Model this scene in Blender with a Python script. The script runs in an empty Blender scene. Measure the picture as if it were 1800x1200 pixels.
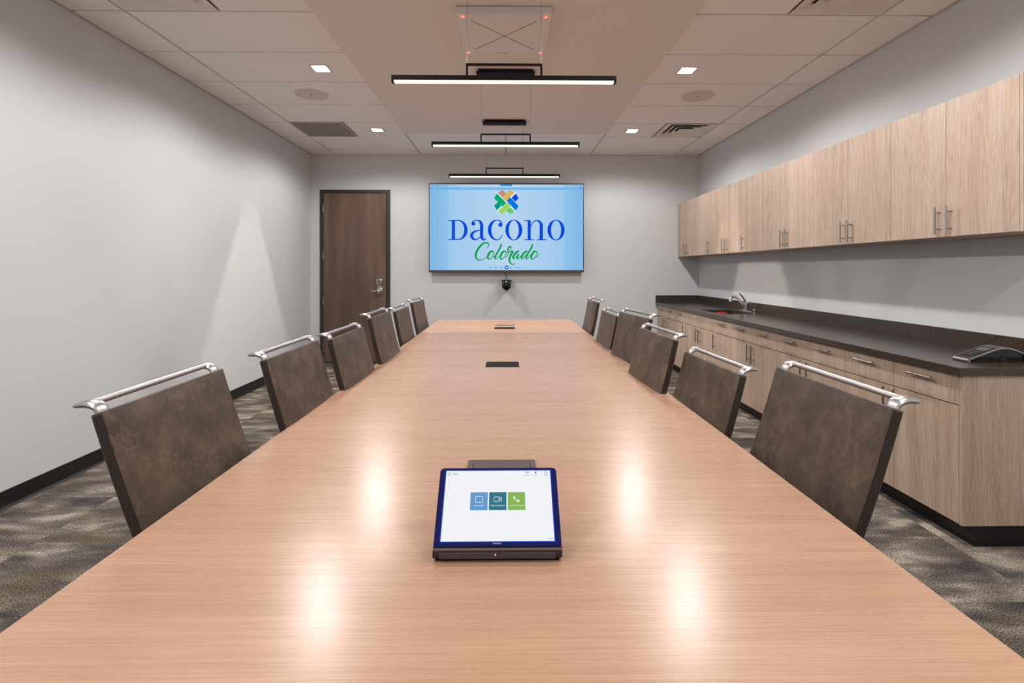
import bpy, bmesh, math, random
from mathutils import Vector, Matrix
random.seed(7)
PI = math.pi
SC = bpy.context.scene
COL = SC.collection

# ------------------------------------------------------------------ camera, world, exposure, room lights
cam_d = bpy.data.cameras.new('camera')
cam = bpy.data.objects.new('camera', cam_d); COL.objects.link(cam)
cam.location = (0, 0, 1.33)
cam.rotation_euler = (PI/2, 0, -math.radians(0.72))
cam_d.sensor_width = 36; cam_d.lens = 36*890/1800.0
cam_d.shift_y = -126/1800.0
cam_d.clip_start = 0.02
SC.camera = cam

EXPO = 1.1
SC.view_settings.view_transform = 'Standard'
SC.view_settings.look = 'None'
SC.view_settings.gamma = 1
SC.view_settings.use_curve_mapping = False
SC.view_settings.exposure = EXPO
SC.cycles.use_denoising = True
SC.cycles.max_bounces = 10
SC.cycles.diffuse_bounces = 7
SC.cycles.sample_clamp_indirect = 6
SC.cycles.caustics_reflective = False
SCR = 1.0/2**EXPO            # a screen pixel of value 1 shows as white

w = bpy.data.worlds.new('world'); SC.world = w; w.use_nodes = True
w.node_tree.nodes['Background'].inputs[0].default_value = (0.5, 0.5, 0.52, 1)
w.node_tree.nodes['Background'].inputs[1].default_value = 0.3

CZ = 2.985                   # face of the ceiling tiles
XL, XR, YB, YF = -2.79, 2.795, 7.29, -2.2
LIGHT_Y = (6.015, 4.185, 2.355, 0.525, -1.305)
DOWN_W = 46.0
PEND_LAMP_W = 9.0          # each of five lamps inside a pendant
PEND_W = 0.66
SPOT_COL = (1.0, 0.98, 0.96)

def spot(x, y):
    d = bpy.data.lights.new('downlight_lamp', 'SPOT')
    d.energy = DOWN_W; d.color = SPOT_COL
    d.spot_size = math.radians(163); d.spot_blend = 0.4
    d.shadow_soft_size = 0.055
    return d

def pendant_lamp(watt, soft):
    """lamp with the photometric profile of a narrow linear reflector: wide along x, about 27 degrees across"""
    d = bpy.data.lights.new('pendant_lamp', 'POINT')
    d.energy = watt; d.color = (1.0, .86, .74); d.shadow_soft_size = .02
    d.use_nodes = True; nt = d.node_tree
    em_ = nt.nodes['Emission']
    tc = nt.nodes.new('ShaderNodeTexCoord'); sp = nt.nodes.new('ShaderNodeSeparateXYZ')
    nt.links.new(tc.outputs['Normal'], sp.inputs[0])
    ay = nt.nodes.new('ShaderNodeMath'); ay.operation = 'ABSOLUTE'; nt.links.new(sp.outputs[1], ay.inputs[0])
    az = nt.nodes.new('ShaderNodeMath'); az.operation = 'MULTIPLY_ADD'; az.use_clamp = True; az.inputs[1].default_value = -1; az.inputs[2].default_value = 0; nt.links.new(sp.outputs[2], az.inputs[0])   # downwards only
    dv = nt.nodes.new('ShaderNodeMath'); dv.operation = 'DIVIDE'; nt.links.new(ay.outputs[0], dv.inputs[0]); nt.links.new(az.outputs[0], dv.inputs[1])
    mr = nt.nodes.new('ShaderNodeMapRange'); mr.interpolation_type = 'SMOOTHSTEP'
    mr.inputs['From Min'].default_value = .46-soft; mr.inputs['From Max'].default_value = .50+soft*2
    mr.inputs['To Min'].default_value = 1; mr.inputs['To Max'].default_value = 0
    nt.links.new(dv.outputs[0], mr.inputs['Value'])
    fz = nt.nodes.new('ShaderNodeMapRange'); fz.interpolation_type = 'SMOOTHSTEP'       # and fading out towards the horizontal
    fz.inputs['From Min'].default_value = .02; fz.inputs['From Max'].default_value = .30
    nt.links.new(az.outputs[0], fz.inputs['Value'])
    ml = nt.nodes.new('ShaderNodeMath'); ml.operation = 'MULTIPLY'
    nt.links.new(mr.outputs[0], ml.inputs[0]); nt.links.new(fz.outputs[0], ml.inputs[1]); nt.links.new(ml.outputs[0], em_.inputs['Strength'])
    return d

# ------------------------------------------------------------------ helpers
def srgb(r, g, b):
    def f(c):
        c /= 255.0
        return c/12.92 if c <= .04045 else ((c+.055)/1.055)**2.4
    return (f(r), f(g), f(b), 1)

def newmat(name):
    m = bpy.data.materials.new(name); m.use_nodes = True
    nt = m.node_tree
    return m, nt, nt.nodes['Principled BSDF']

def N(nt, t, **kw):
    n = nt.nodes.new(t)
    for k, v in kw.items():
        if k.startswith('i_'): n.inputs[k[2:].replace('_', ' ')].default_value = v
        else: setattr(n, k, v)
    return n

def simple(name, col, rough=.5, metal=0, spec=.5, noise=0, nscale=60, bump=0):
    m, nt, b = newmat(name)
    b.inputs['Base Color'].default_value = col
    b.inputs['Roughness'].default_value = rough
    b.inputs['Metallic'].default_value = metal
    b.inputs['Specular IOR Level'].default_value = spec
    tc = N(nt, 'ShaderNodeTexCoord')
    nz = N(nt, 'ShaderNodeTexNoise'); nz.inputs['Scale'].default_value = nscale
    nz.inputs['Detail'].default_value = 3
    nt.links.new(tc.outputs['Object'], nz.inputs['Vector'])
    mr = N(nt, 'ShaderNodeMapRange')
    mr.inputs['To Min'].default_value = 1-noise; mr.inputs['To Max'].default_value = 1+noise
    nt.links.new(nz.outputs['Fac'], mr.inputs['Value'])
    mx = N(nt, 'ShaderNodeMix', data_type='RGBA', blend_type='MULTIPLY'); mx.inputs['Factor'].default_value = 1
    mx.inputs['A'].default_value = col
    nt.links.new(mr.outputs[0], mx.inputs['B'])
    nt.links.new(mx.outputs['Result'], b.inputs['Base Color'])
    if bump:
        bp = N(nt, 'ShaderNodeBump'); bp.inputs['Strength'].default_value = bump; bp.inputs['Distance'].default_value = .001
        nt.links.new(nz.outputs['Fac'], bp.inputs['Height']); nt.links.new(bp.outputs[0], b.inputs['Normal'])
    return m

def emit(name, col, s):
    m = bpy.data.materials.new(name); m.use_nodes = True
    nt = m.node_tree; nt.nodes.clear()
    e = N(nt, 'ShaderNodeEmission'); e.inputs[0].default_value = col; e.inputs[1].default_value = s
    o = N(nt, 'ShaderNodeOutputMaterial'); nt.links.new(e.outputs[0], o.inputs[0])
    return m

def ramp(nt, stops):
    r = N(nt, 'ShaderNodeValToRGB')
    els = r.color_ramp.elements
    while len(els) > 1: els.remove(els[-1])
    els[0].position, els[0].color = stops[0]
    for p, c in stops[1:]:
        e = els.new(p); e.color = c
    return r

def offset_coords(nt, scale, amount=20.0):
    """object coordinates, scaled, shifted by the object's random number"""
    tc = N(nt, 'ShaderNodeTexCoord'); oi = N(nt, 'ShaderNodeObjectInfo')
    ml = N(nt, 'ShaderNodeMath', operation='MULTIPLY'); ml.inputs[1].default_value = amount
    nt.links.new(oi.outputs['Random'], ml.inputs[0])
    cx = N(nt, 'ShaderNodeCombineXYZ')
    for i in range(3): nt.links.new(ml.outputs[0], cx.inputs[i])
    mp = N(nt, 'ShaderNodeMapping'); mp.inputs['Scale'].default_value = scale
    nt.links.new(tc.outputs['Object'], mp.inputs['Vector'])
    ad = N(nt, 'ShaderNodeVectorMath', operation='ADD')
    nt.links.new(mp.outputs[0], ad.inputs[0]); nt.links.new(cx.outputs[0], ad.inputs[1])
    return ad.outputs[0], oi

def oak(name, dark, mid, light, rough=.45):
    m, nt, b = newmat(name)
    v, oi = offset_coords(nt, (6, 6, .62))
    n1 = N(nt, 'ShaderNodeTexNoise'); n1.inputs['Scale'].default_value = 1.0; n1.inputs['Detail'].default_value = 2
    nt.links.new(v, n1.inputs['Vector'])
    # growth rings: bands of the broad noise
    mu = N(nt, 'ShaderNodeMath', operation='MULTIPLY'); mu.inputs[1].default_value = 30
    nt.links.new(n1.outputs['Fac'], mu.inputs[0])
    pp = N(nt, 'ShaderNodeMath', operation='PINGPONG'); pp.inputs[1].default_value = .5
    nt.links.new(mu.outputs[0], pp.inputs[0])
    v2, _ = offset_coords(nt, (230, 230, 7))
    n2 = N(nt, 'ShaderNodeTexNoise'); n2.inputs['Scale'].default_value = 1.0; n2.inputs['Detail'].default_value = 4
    nt.links.new(v2, n2.inputs['Vector'])
    v3, _ = offset_coords(nt, (13, 13, .35))
    n3 = N(nt, 'ShaderNodeTexNoise'); n3.inputs['Scale'].default_value = 1.0; n3.inputs['Detail'].default_value = 2
    nt.links.new(v3, n3.inputs['Vector'])
    a1 = N(nt, 'ShaderNodeMath', operation='MULTIPLY_ADD'); a1.inputs[1].default_value = .23
    nt.links.new(pp.outputs[0], a1.inputs[0])
    s2 = N(nt, 'ShaderNodeMath', operation='MULTIPLY'); s2.inputs[1].default_value = .70
    nt.links.new(n2.outputs['Fac'], s2.inputs[0]); nt.links.new(s2.outputs[0], a1.inputs[2])
    a2 = N(nt, 'ShaderNodeMath', operation='MULTIPLY_ADD'); a2.inputs[1].default_value = .5
    nt.links.new(n3.outputs['Fac'], a2.inputs[0]); nt.links.new(a1.outputs[0], a2.inputs[2])
    r = ramp(nt, [(.36, dark), (.66, mid), (.93, light)])
    nt.links.new(a2.outputs[0], r.inputs[0])
    nt.links.new(r.outputs[0], b.inputs['Base Color'])
    b.inputs['Roughness'].default_value = rough
    bp = N(nt, 'ShaderNodeBump'); bp.inputs['Strength'].default_value = .12; bp.inputs['Distance'].default_value = .001
    nt.links.new(n2.outputs['Fac'], bp.inputs['Height']); nt.links.new(bp.outputs[0], b.inputs['Normal'])
    return m

M = {}
M['wall'] = simple('grey wall paint', srgb(206, 208, 210), .7, spec=.25, noise=.012, nscale=3)
M['tile'] = simple('ceiling tile', srgb(240, 235, 231), .9, spec=.1, noise=.03, nscale=90, bump=.15)
M['grid'] = simple('ceiling grid', srgb(196, 185, 176), .6, spec=.3)
M['drywall'] = simple('drywall', srgb(226, 219, 213), .8, spec=.2, noise=.01)
M['base'] = simple('black vinyl base', srgb(26, 25, 26), .35)
M['black'] = simple('black powder coat', srgb(16, 14, 14), .5, spec=.3)
M['darkplastic'] = simple('dark plastic', srgb(30, 28, 30), .35)
M['matte'] = simple('matte black', srgb(30, 24, 24), .7, spec=.12)
M['frame'] = simple('door frame paint', srgb(46, 43, 43), .5)
M['steel'] = simple('brushed steel', srgb(172, 168, 163), .3, 1.0)
M['chrome'] = simple('chrome', srgb(225, 225, 228), .08, 1.0)
M['alu'] = simple('cast aluminium', srgb(190, 188, 188), .36, 1.0)
M['white'] = simple('white painted metal', srgb(222, 214, 206), .5)
M['greymetal'] = simple('grey perforated metal', srgb(140, 132, 128), .6, noise=.12, nscale=300)
M['plenum'] = simple('dark plenum', srgb(40, 38, 38), .9)
M['speaker'] = simple('speaker grille', srgb(214, 202, 190), .8, noise=.1, nscale=420)
M['taupe'] = simple('taupe metal', srgb(112, 96, 92), .4, .6)
M['red'] = simple('red sponge', srgb(200, 30, 25), .8, noise=.2, nscale=200)  # colour of a red reflection, given to a block in the sink
M['glassblue'] = simple('navy bezel glass', srgb(13, 22, 84), .12)
M['silver'] = simple('silver plastic', srgb(165, 160, 158), .35, .7)
M['lens'] = simple('camera glass', srgb(8, 8, 10), .05)
M['wire'] = simple('steel wire', srgb(170, 160, 150), .4, .8)
M['oak'] = oak('pale oak laminate', srgb(152, 128, 108), srgb(184, 161, 142), srgb(206, 188, 171))
M['oakedge'] = oak('pale oak edge', srgb(150, 128, 110), srgb(178, 155, 137), srgb(200, 182, 165))

def walnut():
    m, nt, b = newmat('brown stained door veneer')
    v, oi = offset_coords(nt, (7, 7, .6))
    n1 = N(nt, 'ShaderNodeTexNoise'); n1.inputs['Scale'].default_value = 1; n1.inputs['Detail'].default_value = 5
    nt.links.new(v, n1.inputs['Vector'])
    r = ramp(nt, [(.3, srgb(80, 62, 52)), (.5, srgb(98, 77, 65)), (.72, srgb(116, 91, 76))])
    nt.links.new(n1.outputs['Fac'], r.inputs[0]); nt.links.new(r.outputs[0], b.inputs['Base Color'])
    b.inputs['Roughness'].default_value = .4
    return m
M['walnut'] = walnut()

def tabletop_mat():
    m, nt, b = newmat('pinkish veneer tabletop')
    tc = N(nt, 'ShaderNodeTexCoord')
    def nz(scale, det):
        mp = N(nt, 'ShaderNodeMapping'); mp.inputs['Scale'].default_value = scale
        nt.links.new(tc.outputs['Object'], mp.inputs['Vector'])
        n = N(nt, 'ShaderNodeTexNoise'); n.inputs['Scale'].default_value = 1; n.inputs['Detail'].default_value = det
        nt.links.new(mp.outputs[0], n.inputs['Vector']); return n
    a = nz((1.0, 34, 3), 3); c = nz((3.5, 330, 3), 4); d = nz((.35, 6, 1), 3)
    m1 = N(nt, 'ShaderNodeMath', operation='MULTIPLY_ADD'); m1.inputs[1].default_value = .26
    nt.links.new(a.outputs['Fac'], m1.inputs[0])
    m0 = N(nt, 'ShaderNodeMath', operation='MULTIPLY'); m0.inputs[1].default_value = .66
    nt.links.new(c.outputs['Fac'], m0.inputs[0]); nt.links.new(m0.outputs[0], m1.inputs[2])
    m2 = N(nt, 'ShaderNodeMath', operation='MULTIPLY_ADD'); m2.inputs[1].default_value = .35
    nt.links.new(d.outputs['Fac'], m2.inputs[0]); nt.links.new(m1.outputs[0], m2.inputs[2])
    r = ramp(nt, [(.34, srgb(166, 128, 102)), (.66, srgb(182, 144, 118)), (.98, srgb(198, 162, 136))])
    nt.links.new(m2.outputs[0], r.inputs[0]); nt.links.new(r.outputs[0], b.inputs['Base Color'])
    rr = N(nt, 'ShaderNodeMapRange'); rr.inputs['To Min'].default_value = .25; rr.inputs['To Max'].default_value = .3
    nt.links.new(c.outputs['Fac'], rr.inputs['Value']); nt.links.new(rr.outputs[0], b.inputs['Roughness'])
    b.inputs['Specular IOR Level'].default_value = .5
    return m
M['table'] = tabletop_mat()

def leather():
    m, nt, b = newmat('distressed brown leather')
    v, oi = offset_coords(nt, (1, 1, 1), 30)
    n1 = N(nt, 'ShaderNodeTexNoise'); n1.inputs['Scale'].default_value = 9; n1.inputs['Detail'].default_value = 8; n1.inputs['Roughness'].default_value = .72
    nt.links.new(v, n1.inputs['Vector'])
    n2 = N(nt, 'ShaderNodeTexNoise'); n2.inputs['Scale'].default_value = 15; n2.inputs['Detail'].default_value = 6; n2.inputs['Roughness'].default_value = .6; n2.inputs['Distortion'].default_value = .5
    nt.links.new(v, n2.inputs['Vector'])
    # thin light scuffs: narrow band of distorted noise
    sb = N(nt, 'ShaderNodeMath', operation='SUBTRACT'); sb.inputs[1].default_value = .5
    nt.links.new(n2.outputs['Fac'], sb.inputs[0])
    ab = N(nt, 'ShaderNodeMath', operation='ABSOLUTE'); nt.links.new(sb.outputs[0], ab.inputs[0])
    mr = N(nt, 'ShaderNodeMapRange'); mr.inputs['From Min'].default_value = 0; mr.inputs['From Max'].default_value = .028
    mr.inputs['To Min'].default_value = .4; mr.inputs['To Max'].default_value = 0
    nt.links.new(ab.outputs[0], mr.inputs['Value'])
    n4 = N(nt, 'ShaderNodeTexNoise'); n4.inputs['Scale'].default_value = 6; n4.inputs['Detail'].default_value = 2
    nt.links.new(v, n4.inputs['Vector'])
    g4 = N(nt, 'ShaderNodeMapRange'); g4.inputs['From Min'].default_value = .36; g4.inputs['From Max'].default_value = .6
    nt.links.new(n4.outputs['Fac'], g4.inputs['Value'])
    gate = N(nt, 'ShaderNodeMath', operation='MULTIPLY'); nt.links.new(mr.outputs[0], gate.inputs[0]); nt.links.new(g4.outputs[0], gate.inputs[1])
    r = ramp(nt, [(.32, srgb(54, 44, 36)), (.5, srgb(75, 61, 50)), (.68, srgb(104, 86, 71))])
    nt.links.new(n1.outputs['Fac'], r.inputs[0])
    mx = N(nt, 'ShaderNodeMix', data_type='RGBA')
    nt.links.new(gate.outputs[0], mx.inputs['Factor']); nt.links.new(r.outputs[0], mx.inputs['A'])
    mx.inputs['B'].default_value = srgb(122, 104, 84)
    nt.links.new(mx.outputs['Result'], b.inputs['Base Color'])
    b.inputs['Roughness'].default_value = .48
    n3 = N(nt, 'ShaderNodeTexNoise'); n3.inputs['Scale'].default_value = 260
    nt.links.new(v, n3.inputs['Vector'])
    bp = N(nt, 'ShaderNodeBump'); bp.inputs['Strength'].default_value = .15; bp.inputs['Distance'].default_value = .001
    nt.links.new(n3.outputs['Fac'], bp.inputs['Height']); nt.links.new(bp.outputs[0], b.inputs['Normal'])
    return m
M['leather'] = leather()
M['seam'] = simple('dark leather edge', srgb(40, 30, 24), .55)
M['thread'] = simple('thread', srgb(70, 58, 50), .8)

def carpet():
    m, nt, b = newmat('carpet tile loop pile')
    v, oi = offset_coords(nt, (3.2, 8, 1), 40)
    n1 = N(nt, 'ShaderNodeTexNoise'); n1.inputs['Scale'].default_value = 1; n1.inputs['Detail'].default_value = 5; n1.inputs['Distortion'].default_value = .3
    nt.links.new(v, n1.inputs['Vector'])
    v2, _ = offset_coords(nt, (2.6, 9, 1), 73)
    n2 = N(nt, 'ShaderNodeTexNoise'); n2.inputs['Scale'].default_value = 1; n2.inputs['Detail'].default_value = 3
    nt.links.new(v2, n2.inputs['Vector'])
    tc = N(nt, 'ShaderNodeTexCoord')
    n3 = N(nt, 'ShaderNodeTexNoise'); n3.inputs['Scale'].default_value = 215; n3.inputs['Detail'].default_value = 2
    nt.links.new(tc.outputs['Object'], n3.inputs['Vector'])
    r = ramp(nt, [(.34, srgb(70, 66, 66)), (.46, srgb(98, 92, 87)), (.56, srgb(126, 118, 110)), (.68, srgb(170, 160, 146))])
    nt.links.new(n1.outputs['Fac'], r.inputs[0])
    mr = N(nt, 'ShaderNodeMapRange'); mr.inputs['From Min'].default_value = .5; mr.inputs['From Max'].default_value = .68; mr.inputs['To Max'].default_value = .8
    nt.links.new(n2.outputs['Fac'], mr.inputs['Value'])
    mx = N(nt, 'ShaderNodeMix', data_type='RGBA'); nt.links.new(mr.outputs[0], mx.inputs['Factor'])
    nt.links.new(r.outputs[0], mx.inputs['A']); mx.inputs['B'].default_value = srgb(98, 87, 70)
    m3 = N(nt, 'ShaderNodeMapRange'); m3.inputs['From Min'].default_value = .38; m3.inputs['From Max'].default_value = .62
    m3.inputs['To Min'].default_value = .2; m3.inputs['To Max'].default_value = 1.85
    nt.links.new(n3.outputs['Fac'], m3.inputs['Value'])
    mm = N(nt, 'ShaderNodeMix', data_type='RGBA', blend_type='MULTIPLY'); mm.inputs['Factor'].default_value = 1
    nt.links.new(mx.outputs['Result'], mm.inputs['A']); nt.links.new(m3.outputs[0], mm.inputs['B'])
    nt.links.new(mm.outputs['Result'], b.inputs['Base Color'])
    b.inputs['Roughness'].default_value = .95; b.inputs['Specular IOR Level'].default_value = .1
    bp = N(nt, 'ShaderNodeBump'); bp.inputs['Strength'].default_value = .7; bp.inputs['Distance'].default_value = .004
    nt.links.new(n3.outputs['Fac'], bp.inputs['Height']); nt.links.new(bp.outputs[0], b.inputs['Normal'])
    return m
M['carpet'] = carpet()

def quartz():
    m, nt, b = newmat('speckled dark quartz')
    tc = N(nt, 'ShaderNodeTexCoord')
    n = N(nt, 'ShaderNodeTexVoronoi'); n.inputs['Scale'].default_value = 380
    nt.links.new(tc.outputs['Object'], n.inputs['Vector'])
    hs = N(nt, 'ShaderNodeSeparateColor'); nt.links.new(n.outputs['Color'], hs.inputs[0])
    r = ramp(nt, [(0, srgb(52, 43, 37)), (.6, srgb(62, 53, 46)), (.9, srgb(70, 60, 52)), (.97, srgb(86, 75, 64)), (1, srgb(112, 99, 84))])
    nt.links.new(hs.outputs[0], r.inputs[0]); nt.links.new(r.outputs[0], b.inputs['Base Color'])
    b.inputs['Roughness'].default_value = .22
    return m
M['quartz'] = quartz()

class MB:
    """collects shapes in one bmesh, builds ONE object"""
    def __init__(s): s.bm = bmesh.new()
    def box(s, x0, x1, y0, y1, z0, z1, bev=0, seg=2, mat=None):
        t = bmesh.new(); bmesh.ops.create_cube(t, size=1)
        for v in t.verts:
            v.co = Vector((x0+(v.co.x+.5)*(x1-x0), y0+(v.co.y+.5)*(y1-y0), z0+(v.co.z+.5)*(z1-z0)))
        if bev: bmesh.ops.bevel(t, geom=t.edges[:], offset=bev, segments=seg, affect='EDGES', profile=.5)
        s.merge(t, mat); return s
    def merge(s, t, mat=None):
        if mat is not None: bmesh.ops.transform(t, matrix=mat, verts=t.verts[:])
        me = bpy.data.meshes.new('tmp'); t.to_mesh(me); t.free(); s.bm.from_mesh(me); bpy.data.meshes.remove(me)
    def cyl(s, p, q, r, seg=16, r2=None):
        p = Vector(p); q = Vector(q); t = bmesh.new()
        bmesh.ops.create_cone(t, cap_ends=True, segments=seg, radius1=r, radius2=r if r2 is None else r2, depth=(q-p).length)
        mt = Matrix.Translation((p+q)/2) @ (q-p).to_track_quat('Z', 'Y').to_matrix().to_4x4()
        s.merge(t, mt); return s
    def sphere(s, c, r, sc=(1, 1, 1), u=16, v=10):
        t = bmesh.new(); bmesh.ops.create_uvsphere(t, u_segments=u, v_segments=v, radius=r)
        s.merge(t, Matrix.Translation(c) @ Matrix.Diagonal((*sc, 1))); return s
    def tube(s, pts, r, seg=10, side=None, ratio=1.0, smooth=4):
        """swept tube; r a number or one per point; side = fixed sideways axis scaled by ratio"""
        P = [Vector(p) for p in pts]; n = len(P)
        R = list(r) if hasattr(r, '__len__') else [r]*n
        Q, RR = [], []
        for i in range(n-1):
            a, b_, c, d = P[max(i-1, 0)], P[i], P[i+1], P[min(i+2, n-1)]
            for k in range(smooth):
                t = k/smooth
                Q.append(.5*((2*b_)+(c-a)*t+(2*a-5*b_+4*c-d)*t*t+(-a+3*b_-3*c+d)*t**3)); RR.append(R[i]*(1-t)+R[i+1]*t)
        Q.append(P[-1]); RR.append(R[-1])
        bm = s.bm; rings = []
        up = None
        for i, q in enumerate(Q):
            tg = (Q[min(i+1, len(Q)-1)]-Q[max(i-1, 0)]).normalized()
            if side is not None: u = Vector(side)
            else:
                if up is None: up = Vector((0, 0, 1)) if abs(tg.z) < .9 else Vector((1, 0, 0))
                u = tg.cross(up).normalized(); up = u.cross(tg).normalized()
            vv = u.cross(tg).normalized()
            rings.append([bm.verts.new(q+u*math.cos(2*PI*k/seg)*RR[i]*ratio+vv*math.sin(2*PI*k/seg)*RR[i]) for k in range(seg)])
        for a, b_ in zip(rings, rings[1:]):
            for k in range(seg): bm.faces.new((a[k], a[(k+1) % seg], b_[(k+1) % seg], b_[k]))
        bm.faces.new(rings[0][::-1]); bm.faces.new(rings[-1]); return s
    def poly(s, pts, z=0):
        s.bm.faces.new([s.bm.verts.new((x, y, z)) for x, y in pts]); return s
    def prism(s, pts, z0, z1):
        lo = [s.bm.verts.new((x, y, z0)) for x, y in pts]; hi = [s.bm.verts.new((x, y, z1)) for x, y in pts]
        n = len(pts)
        s.bm.faces.new(lo[::-1]); s.bm.faces.new(hi)
        for i in range(n): s.bm.faces.new((lo[i], lo[(i+1) % n], hi[(i+1) % n], hi[i]))
        return s
    def mesh(s, name, mat, smooth=False):
        bmesh.ops.recalc_face_normals(s.bm, faces=s.bm.faces[:])
        me = bpy.data.meshes.new(name); s.bm.to_mesh(me); s.bm.free()
        me.materials.append(mat)
        if smooth:
            for p in me.polygons: p.use_smooth = True
            me.set_sharp_from_angle(angle=math.radians(38))
        return me
    def build(s, name, mat, parent=None, loc=None, rot=None, smooth=False):
        return place(name, s.mesh(name, mat, smooth), parent, loc, rot)

def place(name, me, parent=None, loc=None, rot=None):
    o = bpy.data.objects.new(name, me); COL.objects.link(o)
    if parent is not None: o.parent = parent
    if loc: o.location = loc
    if rot: o.rotation_euler = rot
    return o

def tag(o, label=None, cat=None, group=None, kind=None):
    if label: o['label'] = label
    if cat: o['category'] = cat
    if group: o['group'] = group
    if kind: o['kind'] = kind
    return o

def thing(name, loc, label, cat, group=None, rz=0):
    o = bpy.data.objects.new(name, None); COL.objects.link(o)
    o.empty_display_size = .1
    o.location = loc; o.rotation_euler = (0, 0, rz)
    return tag(o, label, cat, group)

def copy_tree(o, parent=None):
    c = o.copy(); COL.objects.link(c); c.parent = parent
    for ch in o.children: copy_tree(ch, c)
    return c

def struct(name, mb, mat, parent=None, **k):
    o = mb.build(name, mat, parent, **k)
    if parent is None: o['kind'] = 'structure'
    return o

# ------------------------------------------------------------------ the room
fl = struct('floor', MB().box(XL, XR, YF, YB, -.12, -.006), M['plenum'])
TS = .495
ys = [2.50+TS*k for k in range(-10, 11)]
xs = [-2.79+TS*k for k in range(0, 13)]
tile_cache = {}
for j in range(len(ys)-1):
    for i in range(len(xs)-1):
        x0, x1 = max(xs[i], XL), min(xs[i+1], XR); y0, y1 = max(ys[j], YF), min(ys[j+1], YB)
        if x1-x0 < .02 or y1-y0 < .02: continue
        sx, sy = round(x1-x0, 3), round(y1-y0, 3)
        if (sx, sy) not in tile_cache:
            tile_cache[(sx, sy)] = MB().box(-sx/2+.0006, sx/2-.0006, -sy/2+.0006, sy/2-.0006, -.006, 0, .001, 1).mesh('carpet_tile', M['carpet'])
        place('carpet_tile', tile_cache[(sx, sy)], fl, ((x0+x1)/2, (y0+y1)/2, 0))

T = .15
struct('wall_left', MB().box(XL-T, XL, YF-T, YB+T, -.12, 3.3), M['wall'])
struct('wall_right', MB().box(XR, XR+T, YF-T, YB+T, -.12, 3.3), M['wall'])
# back wall with the doorway cut out
DX0, DX1, DZ = -2.655, -1.655, 2.475
wb = MB(); wb.box(XL, DX0, YB, YB+T, -.12, 3.3); wb.box(DX1, XR, YB, YB+T, -.12, 3.3); wb.box(DX0, DX1, YB, YB+T, DZ, 3.3); wb.box(DX0, DX1, YB, YB+T, -.12, 0)
struct('wall_back', wb, M['wall'])
struct('wall_front', MB().box(XL, XR, YF-T, YF, -.12, 3.3), M['wall'])

def baseboard(name, p, q, n):
    """cove base along p-q, n = direction into the room"""
    p = Vector((*p, 0)); q = Vector((*q, 0)); n = Vector((*n, 0))
    prof = [(0, 0), (.016, 0), (.0155, .003), (.009, .008), (.005, .016), (.004, .1), (.0025, .102), (0, .102)]
    mb = MB(); A = [mb.bm.verts.new(p+n*a+Vector((0, 0, b))) for a, b in prof]; B = [mb.bm.verts.new(q+n*a+Vector((0, 0, b))) for a, b in prof]
    k = len(prof)
    for i in range(k): mb.bm.faces.new((A[i], A[(i+1) % k], B[(i+1) % k], B[i]))
    mb.bm.faces.new(A); mb.bm.faces.new(B[::-1])
    return struct(name, mb, M['base'])
baseboard('baseboard_left', (XL, YF), (XL, YB), (1, 0))
bb = baseboard('baseboard_back', (DX1, YB), (2.2, YB), (0, -1))
MB().box(XL+.005, DX0, YB-.006, YB-.0005, 0.001, .102).build('base_return', M['base'], bb)
baseboard('baseboard_front', (XL, YF), (XR, YF), (0, 1))
baseboard('baseboard_right', (XR, YF), (XR, 2.3), (-1, 0))

# ceiling: slab, grid bars, tiles, dropped drywall panel
ce = struct('ceiling', MB().box(XL, XR, YF, YB, CZ+.03, CZ+.15), M['plenum'])
CL0, CL1, CLY0, CLY1, CLZ = -1.225, 1.225, -1.2, 6.11, 2.967
rows = [YF+.0]+[3.27+.61*k for k in range(-8, 7)]+[YB]
cols = [XL, -2.44, -1.22, 0, 1.22, 2.44, XR]
HALF = {(-1, 2.66), (1, 2.66), (-1, 5.71), (1, 5.71)}
g = .0095
cache = {}
def ctile(x0, x1, y0, y1):
    key = (round(x1-x0, 3), round(y1-y0, 3))
    if key not in cache:
        a, b_ = key
        cache[key] = MB().box(-a/2+g, a/2-g, -b_/2+g, b_/2-g, 0, .022, .003, 1).mesh('ceiling_tile', M['tile'])
    place('ceiling_tile', cache[key], ce, ((x0+x1)/2, (y0+y1)/2, CZ))
for j in range(len(rows)-1):
    y0, y1 = rows[j], rows[j+1]
    for i in range(len(cols)-1):
        x0, x1 = cols[i], cols[i+1]
        if x0 >= -1.23 and x1 <= 1.23 and y1 < CLY1 and y0 > CLY0: continue
        sgn = -1 if x0 < 0 else 1
        if abs(x1-x0-1.22) < .01 and abs(x0+x1) > 3 and any(abs(y0-h) < .02 for s_, h in HALF):
            if sgn < 0: ctile(-1.83, -1.22, y0, y1)
            else: ctile(1.22, 1.83, y0, y1)
            continue
        ctile(x0, x1, y0, y1)
for x in cols[1:-1]:
    for y0, y1 in (((YF, YB),) if abs(x) > 1 else ((CLY1, YB), (YF, CLY0))):
        MB().box(x-.0125, x+.0125, y0, y1, CZ+.013, CZ+.029).build('grid_bar', M['grid'], ce)
for y in rows[1:-1]:
    MB().box(XL, XR, y-.0125, y+.0125, CZ+.0135, CZ+.0285).build('grid_bar', M['grid'], ce)
for x0, x1 in ((-1.83, 0), (1.83, 0)):
    for y in (2.66, 5.71): MB().box(x0-.0125, x0+.0125, y, y+.61, CZ+.0132, CZ+.0285).build('grid_bar', M['grid'], ce)
MB().box(XL, XL+.02, YF, YB, CZ-.003, CZ).build('wall_angle', M['grid'], ce)
MB().box(XR-.02, XR, YF, YB, CZ-.003, CZ).build('wall_angle', M['grid'], ce)
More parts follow.
